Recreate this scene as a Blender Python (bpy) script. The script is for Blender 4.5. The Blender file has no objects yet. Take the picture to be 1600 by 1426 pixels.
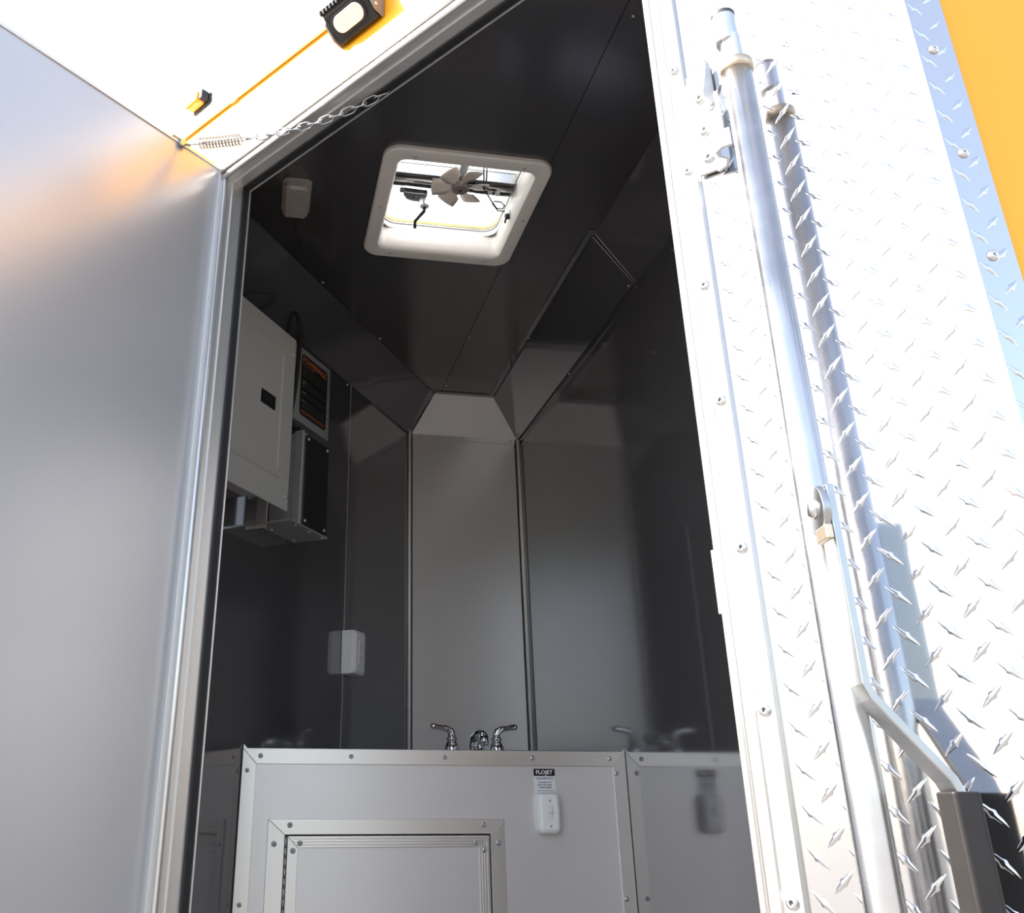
import bpy, bmesh, math, random
from mathutils import Matrix, Vector, Euler
random.seed(7)
sc = bpy.context.scene
C = sc.collection
PI = math.pi

# ------------------------------------------------------------------ camera
cam = bpy.data.cameras.new('camera'); camo = bpy.data.objects.new('camera', cam); C.objects.link(camo)
cam.sensor_fit = 'HORIZONTAL'; cam.sensor_width = 36.0; cam.lens = 1462.95 / 1600 * 36
cam.shift_x = (800 - 647.53) / 1600; cam.shift_y = -(713 - 628.23) / 1600
cam.clip_start = 0.02; cam.clip_end = 2000
camo.location = (0, 0, 0); camo.rotation_euler = (PI / 2 + 0.410006, 0, -0.168331)
sc.camera = camo

# ------------------------------------------------------------------ light
SUN_AZ, SUN_EL = math.radians(-86), math.radians(34)      # azimuth from +y towards +x
w = bpy.data.worlds.new('sky'); sc.world = w; w.use_nodes = True
nt = w.node_tree; nt.nodes.clear()
sky = nt.nodes.new('ShaderNodeTexSky'); sky.sky_type = 'NISHITA'; sky.sun_disc = False
sky.sun_elevation = SUN_EL; sky.sun_rotation = SUN_AZ
sky.air_density = 1.0; sky.dust_density = 2.2; sky.ozone_density = 1.0
bg = nt.nodes.new('ShaderNodeBackground'); bg.inputs['Strength'].default_value = 0.30
wo = nt.nodes.new('ShaderNodeOutputWorld')
hz = nt.nodes.new('ShaderNodeBackground'); hz.inputs['Color'].default_value = (1, .97, .93, 1); hz.inputs['Strength'].default_value = 0.36   # even summer haze
ad_ = nt.nodes.new('ShaderNodeAddShader')
nt.links.new(sky.outputs[0], bg.inputs[0]); nt.links.new(bg.outputs[0], ad_.inputs[0]); nt.links.new(hz.outputs[0], ad_.inputs[1]); nt.links.new(ad_.outputs[0], wo.inputs[0])
sl = bpy.data.lights.new('sun', 'SUN'); sl.energy = 9.0; sl.angle = math.radians(0.6); sl.color = (1, .95, .88)
so = bpy.data.objects.new('sun', sl); C.objects.link(so)
sdir = Vector((math.sin(SUN_AZ) * math.cos(SUN_EL), math.cos(SUN_AZ) * math.cos(SUN_EL), math.sin(SUN_EL)))
so.rotation_euler = sdir.to_track_quat('Z', 'Y').to_euler(); so.location = sdir * 20
sc.view_settings.view_transform = 'Standard'; sc.view_settings.look = 'None'
sc.view_settings.gamma = 1.0; sc.view_settings.use_curve_mapping = False
sc.view_settings.exposure = 0.68

# ------------------------------------------------------------------ materials
def mat(name, col, rough=.5, metal=0., spec=.5, noise=0., nscale=20., stretch=(1, 1, 1), bump=0., bscale=200., rvar=0., coat=0., trans=0.):
    m = bpy.data.materials.new(name); m.use_nodes = True
    t = m.node_tree; b = t.nodes['Principled BSDF']
    b.inputs['Base Color'].default_value = (*col, 1); b.inputs['Roughness'].default_value = rough
    b.inputs['Metallic'].default_value = metal; b.inputs['Specular IOR Level'].default_value = spec
    b.inputs['Coat Weight'].default_value = coat; b.inputs['Coat Roughness'].default_value = .08
    tc = t.nodes.new('ShaderNodeTexCoord'); mp = t.nodes.new('ShaderNodeMapping'); mp.inputs['Scale'].default_value = stretch
    t.links.new(tc.outputs['Object'], mp.inputs[0])
    if noise or rvar:
        n = t.nodes.new('ShaderNodeTexNoise'); n.inputs['Scale'].default_value = nscale; n.inputs['Detail'].default_value = 5
        t.links.new(mp.outputs[0], n.inputs['Vector'])
        if noise:
            mx = t.nodes.new('ShaderNodeMix'); mx.data_type = 'RGBA'
            mx.inputs[6].default_value = (*[max(0, c * (1 - noise)) for c in col], 1)
            mx.inputs[7].default_value = (*[min(1, c * (1 + noise)) for c in col], 1)
            t.links.new(n.outputs['Fac'], mx.inputs[0]); t.links.new(mx.outputs[2], b.inputs['Base Color'])
        if rvar:
            mr = t.nodes.new('ShaderNodeMapRange'); mr.inputs['To Min'].default_value = max(0, rough - rvar); mr.inputs['To Max'].default_value = rough + rvar
            t.links.new(n.outputs['Fac'], mr.inputs[0]); t.links.new(mr.outputs[0], b.inputs['Roughness'])
    if bump:
        n2 = t.nodes.new('ShaderNodeTexNoise'); n2.inputs['Scale'].default_value = bscale; n2.inputs['Detail'].default_value = 3
        t.links.new(mp.outputs[0], n2.inputs['Vector'])
        bp = t.nodes.new('ShaderNodeBump'); bp.inputs['Strength'].default_value = bump; bp.inputs['Distance'].default_value = .001
        t.links.new(n2.outputs['Fac'], bp.inputs['Height']); t.links.new(bp.outputs[0], b.inputs['Normal'])
    if trans:
        b.inputs['Transmission Weight'].default_value = trans
    return m

M = {}
M['panel'] = mat('grey_painted_aluminium', (.66, .65, .645), .28, .3, .5, noise=.04, nscale=6, bump=.05, bscale=350)
M['doorpanel'] = mat('grey_door_panel', (.50, .50, .51), .30, .45, .5, noise=.03, nscale=6, bump=.05, bscale=350)
M['cabpanel'] = mat('silver_cabinet_panel', (.70, .69, .69), .36, .45, .5, noise=.03, nscale=8, bump=.05, bscale=350)
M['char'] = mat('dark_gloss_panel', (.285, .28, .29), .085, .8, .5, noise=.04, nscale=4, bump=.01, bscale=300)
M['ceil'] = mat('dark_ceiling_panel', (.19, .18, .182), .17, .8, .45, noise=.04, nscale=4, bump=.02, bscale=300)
M['pale'] = mat('pale_sheet_metal', (.95, .93, .91), .45, 0, .4, noise=.03, nscale=8)
M['alu'] = mat('mill_aluminium', (.66, .65, .63), .36, .75, .5, noise=.04, nscale=1.5, stretch=(60, 60, 1), rvar=.06)
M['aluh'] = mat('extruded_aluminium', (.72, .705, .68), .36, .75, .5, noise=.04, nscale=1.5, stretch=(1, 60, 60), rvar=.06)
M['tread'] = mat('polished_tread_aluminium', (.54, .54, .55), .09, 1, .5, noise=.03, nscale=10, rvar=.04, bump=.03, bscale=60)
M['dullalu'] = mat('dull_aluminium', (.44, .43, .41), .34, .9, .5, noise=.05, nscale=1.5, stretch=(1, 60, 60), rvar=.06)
M['chain'] = mat('dull_plated_chain', (.40, .40, .40), .3, 1, .5, noise=.1, nscale=80)
M['zincdk'] = mat('weathered_zinc', (.42, .43, .44), .32, 1, .5, noise=.15, nscale=40, rvar=.08)
M['zinc'] = mat('galvanised_steel', (.70, .71, .73), .26, 1, .5, noise=.10, nscale=30, rvar=.08)
M['rust'] = mat('rust_tinted_zinc', (.62, .52, .40), .42, 1, .5, noise=.25, nscale=60)
M['yellow'] = mat('yellow_trailer_paint', (.84, .36, .015), .42, 0, .3, noise=.02, nscale=3)
M['white'] = mat('white_roof_metal', (.85, .85, .83), .4, 0, .5, noise=.03, nscale=6)
M['rubber'] = mat('black_rubber', (.014, .014, .015), .6, 0, .4, noise=.3, nscale=80)
M['grip'] = mat('black_vinyl_grip', (.016, .014, .014), .45, 0, .3, noise=.2, nscale=60, bump=.1)
M['blackpl'] = mat('black_plastic', (.02, .02, .021), .4, 0, .4, noise=.15, nscale=60)
M['blackp'] = mat('black_painted_cover', (.018, .018, .02), .35, 0, .4, noise=.2, nscale=50)
M['whpl'] = mat('white_plastic', (.78, .78, .76), .38, 0, .5, noise=.02, nscale=20)
M['cream'] = mat('cream_vent_plastic', (.80, .76, .71), .45, 0, .5, noise=.02, nscale=20)
M['fan'] = mat('beige_fan_plastic', (.66, .60, .54), .45, 0, .4, noise=.03, nscale=20)
M['hub'] = mat('brown_grey_hub', (.22, .19, .175), .5, 0, .4, noise=.1, nscale=60)
M['box'] = mat('grey_enamel_box', (.43, .425, .40), .42, 0, .5, noise=.03, nscale=15, bump=.05)
M['boxdk'] = mat('charger_case_grey', (.36, .38, .39), .38, .3, .5, noise=.04, nscale=15)
M['chrome'] = mat('chrome', (.75, .75, .76), .06, 1, .5, noise=.02, nscale=10)
M['steel'] = mat('stainless_sink', (.70, .70, .71), .28, 1, .5, noise=.04, nscale=20)
M['screw'] = mat('screw_steel', (.62, .62, .62), .28, 1, .5, noise=.05, nscale=200)
M['screwdk'] = mat('screw_socket', (.08, .08, .08), .5, .6, .5, noise=.05, nscale=200)
M['lens'] = mat('frosted_lamp_lens', (.75, .73, .70), .35, 0, .5, noise=.04, nscale=90, bump=.3, bscale=500)
M['dome'] = mat('ribbed_dome_lens', (.37, .35, .33), .3, 0, .5, noise=.05, nscale=30)
M['amber'] = mat('amber_lens', (.95, .33, .01), .2, 0, .5, noise=.1, nscale=60)
M['labelw'] = mat('white_label_paper', (.70, .70, .72), .5, 0, .4, noise=.02, nscale=40)
M['ink'] = mat('black_ink', (.01, .01, .011), .5, 0, .3, noise=.1, nscale=40)
M['inkgrey'] = mat('grey_ink', (.12, .12, .125), .5, 0, .3, noise=.1, nscale=40)
M['inkwhite'] = mat('white_ink', (.85, .85, .85), .5, 0, .3, noise=.02, nscale=40)
M['orange'] = mat('orange_ink', (.50, .17, .08), .4, 0, .4, noise=.2, nscale=90)
M['dimprint'] = mat('dim_label_print', (.075, .066, .063), .4, 0, .4, noise=.15, nscale=90)
M['tanprint'] = mat('tan_label_print', (.36, .30, .16), .4, 0, .4, noise=.15, nscale=90)
M['gold'] = mat('yellowed_gasket', (.62, .50, .22), .5, 0, .4, noise=.2, nscale=120)
M['ground'] = mat('concrete_ground', (.23, .216, .20), .9, 0, .3, noise=.25, nscale=2.5, bump=.3, bscale=30)
M['floor'] = mat('dark_floor', (.12, .12, .12), .5, 0, .4, noise=.2, nscale=12)
# translucent vent lid: acrylic that lets daylight through
def lid_mat():
    m = bpy.data.materials.new('translucent_white_lid'); m.use_nodes = True
    t = m.node_tree; b = t.nodes['Principled BSDF']; out = t.nodes['Material Output']
    b.inputs['Base Color'].default_value = (.9, .9, .88, 1); b.inputs['Roughness'].default_value = .4
    tr = t.nodes.new('ShaderNodeBsdfTranslucent'); tr.inputs['Color'].default_value = (.95, .95, .93, 1)
    n = t.nodes.new('ShaderNodeTexNoise'); n.inputs['Scale'].default_value = 8
    mr = t.nodes.new('ShaderNodeMapRange'); mr.inputs['To Min'].default_value = .78; mr.inputs['To Max'].default_value = .88
    mx = t.nodes.new('ShaderNodeMixShader')
    t.links.new(n.outputs['Fac'], mr.inputs[0]); t.links.new(mr.outputs[0], mx.inputs[0])
    t.links.new(b.outputs[0], mx.inputs[1]); t.links.new(tr.outputs[0], mx.inputs[2]); t.links.new(mx.outputs[0], out.inputs[0])
    return m
M['lid'] = lid_mat()

# ------------------------------------------------------------------ helpers
WM = {}                                                       # world matrix of every root / part
I4 = Matrix.Identity(4)
def T(x, y, z): return Matrix.Translation((x, y, z))
def RZ(a): return Matrix.Rotation(a, 4, 'Z')

def tag(o, label, cat=None, group=None, kind=None):
    o['label'] = label
    if cat: o['category'] = cat
    if group: o['group'] = group
    if kind: o['kind'] = kind
    return o

def root(name, label, cat, mtx, kind=None, group=None):
    o = bpy.data.objects.new(name, None); C.objects.link(o); o.empty_display_size = .05
    o.matrix_world = mtx; WM[o] = mtx.copy()
    return tag(o, label, cat, group, kind)

def obj(name, bm, m, parent=None, frame=I4, smooth=False, bev=0., seg=2, label=None, kind=None):
    bmesh.ops.recalc_face_normals(bm, faces=bm.faces[:])
    me = bpy.data.meshes.new(name); bm.to_mesh(me); bm.free()
    W = WM[parent] if parent else I4
    me.transform(W.inverted() @ frame)
    mm = m if isinstance(m, (list, tuple)) else [m]
    for q in mm: me.materials.append(M[q])
    if smooth:
        for p in me.polygons: p.use_smooth = True
    o = bpy.data.objects.new(name, me); C.objects.link(o)
    if parent: o.parent = parent
    WM[o] = W.copy()
    if bev:
        b = o.modifiers.new('bevel', 'BEVEL'); b.width = bev; b.segments = seg; b.limit_method = 'ANGLE'; b.angle_limit = math.radians(40)
    if smooth == 'auto' or (bev and not smooth):
        pass
    if label: o['label'] = label
    if kind: o['kind'] = kind
    return o

def box(bm, x0, x1, y0, y1, z0, z1):
    v = [bm.verts.new((x, y, z)) for x in (x0, x1) for y in (y0, y1) for z in (z0, z1)]
    for f in ((0, 1, 3, 2), (4, 6, 7, 5), (0, 4, 5, 1), (2, 3, 7, 6), (0, 2, 6, 4), (1, 5, 7, 3)):
        bm.faces.new([v[i] for i in f])
    return bm
def BX(*a): return box(bmesh.new(), *a)

def prism(bm, pts, a, b, axis='y'):
    """extrude a 2-D outline: axis y -> (x,z); axis z -> (x,y); axis x -> (y,z)"""
    def P(p, t):
        return {'y': (p[0], t, p[1]), 'z': (p[0], p[1], t), 'x': (t, p[0], p[1])}[axis]
    A = [bm.verts.new(P(p, a)) for p in pts]; B = [bm.verts.new(P(p, b)) for p in pts]
    n = len(pts); bm.faces.new(A); bm.faces.new(B[::-1])
    for i in range(n): bm.faces.new((A[i], B[i], B[(i + 1) % n], A[(i + 1) % n]))
    return bm
def PR(*a, **k): return prism(bmesh.new(), *a, **k)

def tube(bm, pts, r, seg=12, closed=False, caps=True):
    pts = [Vector(p) for p in pts]; n = len(pts); rr = r if isinstance(r, (list, tuple)) else [r] * n
    rings = []; prev = None
    for i, p in enumerate(pts):
        a = pts[i - 1] if (i or closed) else p; c = pts[(i + 1) % n] if (i < n - 1 or closed) else p
        d = (c - a).normalized()
        if prev is None:
            u = d.orthogonal().normalized()
        else:
            u = (prev - d * prev.dot(d));  u = u.normalized() if u.length > 1e-6 else d.orthogonal().normalized()
        prev = u; v = d.cross(u)
        rings.append([bm.verts.new(p + (u * math.cos(2 * PI * k / seg) + v * math.sin(2 * PI * k / seg)) * rr[i]) for k in range(seg)])
    for i in range(n if closed else n - 1):
        A, B = rings[i], rings[(i + 1) % n]
        for k in range(seg): bm.faces.new((A[k], A[(k + 1) % seg], B[(k + 1) % seg], B[k]))
    if caps and not closed: bm.faces.new(rings[0][::-1]); bm.faces.new(rings[-1])
    return bm
def TB(*a, **k): return tube(bmesh.new(), *a, **k)

def lathe(bm, prof, seg=20, origin=(0, 0, 0), axis='z'):
    """prof = [(r, h)...]"""
    o = Vector(origin); rings = []
    def P(x, y, h): return o + Vector({'z': (x, y, h), 'y': (x, -h, y), '-z': (x, y, -h), 'x': (h, x, y)}[axis])
    for r, h in prof:
        if r < 1e-7: rings.append([bm.verts.new(P(0, 0, h))])
        else: rings.append([bm.verts.new(P(r * math.cos(2 * PI * k / seg), r * math.sin(2 * PI * k / seg), h)) for k in range(seg)])
    for A, B in zip(rings, rings[1:]):
        if len(A) == 1 and len(B) == 1: continue
        for k in range(seg):
            k2 = (k + 1) % seg
            if len(A) == 1: bm.faces.new((A[0], B[k], B[k2]))
            elif len(B) == 1: bm.faces.new((A[k], A[k2], B[0]))
            else: bm.faces.new((A[k], A[k2], B[k2], B[k]))
    return bm
def LA(*a, **k): return lathe(bmesh.new(), *a, **k)

def rrect(x0, x1, y0, y1, r, n=6):
    pts = []
    for cx, cy, a0 in ((x1 - r, y1 - r, 0), (x0 + r, y1 - r, 90), (x0 + r, y0 + r, 180), (x1 - r, y0 + r, 270)):
        for k in range(n + 1):
            a = math.radians(a0 + 90 * k / n); pts.append((cx + r * math.cos(a), cy + r * math.sin(a)))
    return pts

def loft(bm, loops, close_first=False, close_last=False):
    """loops of equal length of 3-D points joined ring to ring"""
    R_ = [[bm.verts.new(p) for p in l] for l in loops]; n = len(R_[0])
    for A, B in zip(R_, R_[1:]):
        for k in range(n): bm.faces.new((A[k], A[(k + 1) % n], B[(k + 1) % n], B[k]))
    if close_first: bm.faces.new(R_[0][::-1])
    if close_last: bm.faces.new(R_[-1])
    return bm

# shared screw meshes: head faces local -y, radius 1 unit
def _screw_mesh():
    bm = LA([(1, 0), (1, .12), (.86, .42), (.55, .6), (.34, .64), (.34, .30), (0, .30)], seg=14, axis='y')
    bmesh.ops.recalc_face_normals(bm, faces=bm.faces[:])
    me = bpy.data.meshes.new('screw'); bm.to_mesh(me); bm.free()
    me.materials.append(M['screw']); me.materials.append(M['screwdk'])
    for p in me.polygons:
        p.use_smooth = True
        c = p.center
        if math.hypot(c.x, c.z) < .3: p.material_index = 1
    return me
SCREW = _screw_mesh()
def screw(parent, x, y, z, r, frame=I4, face='-y', name='screw'):
    o = bpy.data.objects.new(name, SCREW); C.objects.link(o); o.parent = parent
    rot = {'-y': I4, '-z': Matrix.Rotation(PI / 2, 4, 'X'), '-x': RZ(-PI / 2)}[face] if isinstance(face, str) else face
    o.matrix_local = WM[parent].inverted() @ frame @ T(x, y, z) @ rot @ Matrix.Rotation(random.uniform(0, 6), 4, 'Y') @ Matrix.Scale(r, 4)
    return o

def text_bm(body, size, squeeze=1., bold=0., align='CENTER', depth=.0002):
    cu = bpy.data.curves.new('lettering', 'FONT'); cu.body = body; cu.size = size; cu.align_x = align; cu.align_y = 'CENTER'
    cu.extrude = depth; cu.offset = bold; cu.resolution_u = 2
    o = bpy.data.objects.new('lettering_tmp', cu); C.objects.link(o)
    me = bpy.data.meshes.new_from_object(o.evaluated_get(bpy.context.evaluated_depsgraph_get()))
    bpy.data.objects.remove(o); bm = bmesh.new(); bm.from_mesh(me); bpy.data.meshes.remove(me)
    for v in bm.verts: v.co.x *= squeeze
    return bm
def flat_text(name, body, size, parent, frame, x, y, z, m, squeeze=1., bold=0.):
    bm = text_bm(body, size, squeeze, bold)
    return obj(name, bm, m, parent, frame @ T(x, y, z) @ Matrix.Rotation(PI / 2, 4, 'X'))

# ------------------------------------------------------------------ the place: frames of reference (metres, camera height = 0)
ZC, ZF, ZG = 1.35, -0.77, -1.38                        # ceiling, trailer floor, ground
P0 = Vector((-0.10935, 1.60097, 0)); AE = math.atan2(-.80881, .58807)
FD = T(*P0) @ RZ(AE)                                   # doorway face: x along the face, -y outwards, z up
HP = FD @ Vector((-.024, 0, 0)); DD = T(*HP) @ RZ(math.atan2(.68511, .72844))   # open door: hinge at x=0, leaf to -x
W0 = Vector((-.005, 2.305, 0)); wd = Vector((.51, .78, 0)).normalized()
WL = T(*W0) @ RZ(math.atan2(wd.y, wd.x))               # left wall: x along the wall, -y into the room
XP, YB = 0.909, 3.085                                  # partition, back wall
DROP = .114
nse = Vector((0.607, 0.616, 0))                        # vertical bend of the body

# ------------------------------------------------------------------ ground and shell
g = obj('ground', BX(-400, 400, -400, 400, ZG - .1, ZG), 'ground'); tag(g, 'grey concrete ground the trailer stands on', 'ground', kind='structure')
apex = WL @ Vector((-.46, 0, 0))
foot = [(apex.x, apex.y), tuple((FD @ Vector((1.22, .04, 0))).xy), (3.2, .66), (3.2, 3.13), (.50, 3.13)]
fl = obj('floor', PR(foot, ZF - .06, ZF, 'z'), 'floor'); tag(fl, 'dark floor of the trailer below the cabinet', 'floor', kind='structure')

VX0, VX1, VY0, VY1 = .236, .590, 1.676, 2.078          # vent hole
def slab_with_hole(bm, pts, z0, z1):
    """polygon slab with the rectangular vent hole, cut as four clipped pieces"""
    from mathutils.geometry import intersect_line_line_2d
    def clip(poly, ax, lim, keep_less):
        out = []
        for i in range(len(poly)):
            a, b = poly[i], poly[(i + 1) % len(poly)]
            ia = (a[ax] <= lim) == keep_less or a[ax] == lim; ib = (b[ax] <= lim) == keep_less or b[ax] == lim
            if ia: out.append(a)
            if ia != ib:
                t = (lim - a[ax]) / (b[ax] - a[ax]); out.append((a[0] + (b[0] - a[0]) * t, a[1] + (b[1] - a[1]) * t))
        return out
    pieces = [clip(pts, 0, VX0, True), clip(pts, 0, VX1, False)]
    mid = clip(clip(pts, 0, VX0, False), 0, VX1, True)
    pieces += [clip(mid, 1, VY0, True), clip(mid, 1, VY1, False)]
    for p in pieces:
        if len(p) > 2: prism(bm, p, z0, z1, 'z')
    return bm
ceil_pts = [tuple(apex.xy), tuple((FD @ Vector((1.20, .05, 0))).xy), (XP, .67), (XP, YB), (.505, YB)]
ce = root('ceiling', 'dark charcoal ceiling with an open roof vent in it', 'ceiling', T(.4, 1.9, ZC), 'structure')
XS = .598                                               # seam between the two ceiling sheets
def half(pts, keep_less):
    out = []
    for i in range(len(pts)):
        a, b = pts[i], pts[(i + 1) % len(pts)]
        ia, ib = (a[0] <= XS) == keep_less, (b[0] <= XS) == keep_less
        if ia: out.append(a)
        if ia != ib:
            t = (XS - a[0]) / (b[0] - a[0]); out.append((XS + (-.0008 if keep_less else .0008), a[1] + (b[1] - a[1]) * t))
    return out
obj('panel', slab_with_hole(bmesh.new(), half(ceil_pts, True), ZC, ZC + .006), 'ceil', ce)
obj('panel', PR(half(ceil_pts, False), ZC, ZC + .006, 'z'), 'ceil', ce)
obj('backing', slab_with_hole(bmesh.new(), ceil_pts, ZC + .007, ZC + .012), 'ink', ce)
for x, y in ((.604, 2.533), (.62, 1.222), (.604, 2.90), (.30, 1.35)): screw(ce, x, y, ZC, .004, face='-z')
roof_pts = [tuple((FD @ Vector((-.36, .0, 0))).xy), tuple((FD @ Vector((1.2225, 0, 0))).xy), (3.2, .616), (3.2, 3.135), (.48, 3.135)]
rf = obj('roof', slab_with_hole(bmesh.new(), roof_pts, ZC + .07, ZC + .085), 'white'); tag(rf, 'white sheet-metal trailer roof above the doorway', 'roof', kind='structure')

# left wall (other side of the V nose)
wl = root('wall_left', 'dark glossy wall on the left that carries the electrical boxes', 'wall', WL, 'structure')
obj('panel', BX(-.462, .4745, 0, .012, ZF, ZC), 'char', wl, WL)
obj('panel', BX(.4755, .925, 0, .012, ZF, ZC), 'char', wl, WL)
obj('outer_skin', BX(-.46, .93, .012, .05, ZF, ZC + .085), 'yellow', wl, WL)
obj('seam_strip', TB([(.475, -.0005, -.6), (.475, -.0005, .2), (.478, -.0005, .28), (.475, -.0005, .345), (.475, -.0005, ZC - DROP)], .0007, 6), 'panel', wl, WL)

# back wall
wb = root('wall_back', 'narrow light-grey wall panel behind the tap', 'wall', T(.7, YB, ZF), 'structure')
obj('panel', BX(.50, XP + .02, YB, YB + .012, ZF, ZC), 'panel', wb)
obj('outer_skin', BX(.46, 3.2, YB + .012, YB + .05, ZF, ZC + .085), 'yellow', wb)

# partition on the right
wr = root('wall_right', 'dark glossy partition wall on the right that mirrors the cabinet', 'wall', T(XP, 1.9, ZF), 'structure')
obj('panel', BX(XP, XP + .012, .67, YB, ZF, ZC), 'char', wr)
obj('core', BX(XP + .012, XP + .04, .67, YB, ZF, ZC), 'panel', wr)

# doorway wall
wf = root('wall_front', 'yellow painted outer wall around the doorway', 'wall', FD, 'structure')
bm = bmesh.new()
box(bm, -.36, -.014, 0, .046, ZF - .05, ZC + .085); box(bm, .957, 1.216, 0, .046, ZF - .05, ZC + .085)
box(bm, -.014, .957, 0, .046, 1.183, ZC + .085)
obj('outer_skin', bm, 'yellow', wf, FD)
bm = bmesh.new(); box(bm, -.33, -.006, .046, .05, ZF, ZC); box(bm, .95, 1.21, .046, .05, ZF, ZC); box(bm, -.006, .95, .046, .05, 1.176, ZC)
obj('lining', bm, 'char', wf, FD)
ws = obj('wall_side', BX(.613, 3.2, .616, .66, ZF - .05, ZC + .085), 'yellow'); tag(ws, 'smooth yellow side wall at the far right edge', 'wall', kind='structure')
# upper cap of the body above the rail
rc = root('trim_1', 'white roof-edge capping above the thin rail', 'trim', FD, 'structure')
obj('capping', PR([(-.001, ZC + .03), (-.008, ZC + .034), (-.009, ZC + .075), (-.002, ZC + .09), (.02, ZC + .092), (.02, ZC + .03)], -.36, 1.2225, 'x'), 'white', rc, FD)
rail = root('gutter_rail', 'thin metal rail running along the yellow wall above the doorway', 'rail', FD)
obj('rod', TB([(-.215, -.006, 1.383), (.005, -.006, 1.375), (.32, -.006, 1.364), (.62, -.006, 1.364), (1.15, -.006, 1.364)], .0055, 10), 'pale', rail, FD, True)
obj('coupling', TB([(-.012, -.006, 1.3757), (.006, -.006, 1.375)], .0075, 10), 'pale', rail, FD, True)

# coves between ceiling and walls
def cove(name, n, label, pts4, m, extra=None):
    """pts4 : lower a, lower b, upper b, upper a ; a thin folded sheet"""
    r = root(name, label, 'trim', T(*pts4[0]), 'structure')
    P = [Vector(p) for p in pts4]; nn = (P[1] - P[0]).cross(P[3] - P[0]).normalized()
    cen = Vector((.45, 1.9, .3))
    if nn.dot(cen - P[0]) < 0: nn = -nn
    bm = bmesh.new(); loft(bm, [[p + nn * .002 for p in P], [p - nn * .002 for p in P]], True, True)
    obj('sheet', bm, m, r); return r, nn
dl = WL @ Vector((0, -DROP, 0)) - W0
lw = lambda t, off=0: WL @ Vector((t, -off, 0))
A0 = lw(-.40); A1 = Vector((.505, YB, 0))
B1 = Vector((.575, YB - DROP, 0)); B0 = lw(-.33, DROP)
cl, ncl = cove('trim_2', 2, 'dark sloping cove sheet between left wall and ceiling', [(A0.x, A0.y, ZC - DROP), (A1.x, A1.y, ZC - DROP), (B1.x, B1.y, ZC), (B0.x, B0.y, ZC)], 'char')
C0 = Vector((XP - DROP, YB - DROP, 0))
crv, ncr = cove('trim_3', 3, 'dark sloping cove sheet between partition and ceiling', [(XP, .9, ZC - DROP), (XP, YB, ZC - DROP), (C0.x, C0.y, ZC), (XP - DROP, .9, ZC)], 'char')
# overlapping second length of the right cove
bm = bmesh.new(); Pq = [Vector(p) for p in ((XP - .003, 1.955, ZC - DROP + .001), (XP - .003, YB - .01, ZC - DROP + .001), (C0.x - .002, C0.y - .01, ZC - .003), (XP - DROP - .002, 1.925, ZC - .003))]
loft(bm, [[p + ncr * .006 for p in Pq], [p + ncr * .0025 for p in Pq]], True, True)
obj('cover_sheet', bm, 'char', crv)
obj('flange', BX(XP - DROP - .022, XP - DROP, 1.9, 2.95, ZC - .003, ZC), 'char', crv)
obj('flange', PR([(YB - .02, ZC - DROP - .02), (.95, ZC - DROP - .02), (.95, ZC - DROP), (YB - .02, ZC - DROP)], XP - .003, XP, 'x'), 'char', crv)
cb, ncb = cove('trim_4', 4, 'pale grey trapezoid sheet sloping from back wall up to ceiling', [(.514, YB - .003, ZC - DROP), (XP - .008, YB - .003, ZC - DROP), (XP - DROP + .008, YB - DROP - .003, ZC), (.578, YB - DROP - .003, ZC)], 'pale')
obj('flange', PR([(.512, ZC - DROP + .001), (XP - .006, ZC - DROP + .001), (XP - .006, ZC - DROP - .018), (.512, ZC - DROP - .018)], YB - .004, YB), 'panel', cb)
obj('flange', BX(.575, XP - DROP + .01, YB - DROP - .022, YB - DROP, ZC - .003, ZC), 'char', cb)
for x in (.542, .878): screw(cb, x, YB - .004, ZC - DROP - .008, .0055)
for x in (.585, .80): screw(cb, x, YB - DROP - .012, ZC - .003, .004, face='-z')
dn = Matrix.Rotation(PI / 2, 4, 'X')
p = lw(.515, .0); screw(wl, .45, 0, ZC - DROP - .01, .004, WL)
for t in (.05, .42): q = lw(t, DROP + .012); screw(cl, q.x, q.y, ZC, .004, face='-z')
screw(crv, XP - DROP - .01, 2.50, ZC - .003, .004, face='-z'); screw(crv, XP - .003, 2.49, ZC - DROP - .008, .004, face='-x')
screw(crv, XP - .012, 1.975, ZC - DROP + .004, .004, face='-x'); screw(crv, XP - DROP + .004, 1.945, ZC - .01, .004, face='-z')

# vertical corner trims of the back wall
for i, (x, lab) in enumerate(((.506, 'slim bright metal corner strip left of the narrow back panel'), (XP - .004, 'slim bright metal corner strip right of the narrow back panel'))):
    r = root('trim_%d' % (5 + i), lab, 'trim', T(x, YB, .12), 'structure')
    sgn = 1 if i == 0 else -1
    obj('bead', TB([(x, YB - .008, .12), (x, YB - .008, ZC - DROP)], .0055, 12), 'pale', r, I4, True)
    obj('lip', BX(min(x + sgn * .006, x + sgn * .011), max(x + sgn * .006, x + sgn * .011), YB - .004, YB, .12, ZC - DROP), 'blackpl', r)
    screw(r, x, YB - .014, ZC - DROP + .004, .0045)

# ------------------------------------------------------------------ door frame
df = root('trim_7', 'extruded aluminium frame around the doorway', 'trim', FD, 'structure')
zt = 1.17; SR = .944
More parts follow.
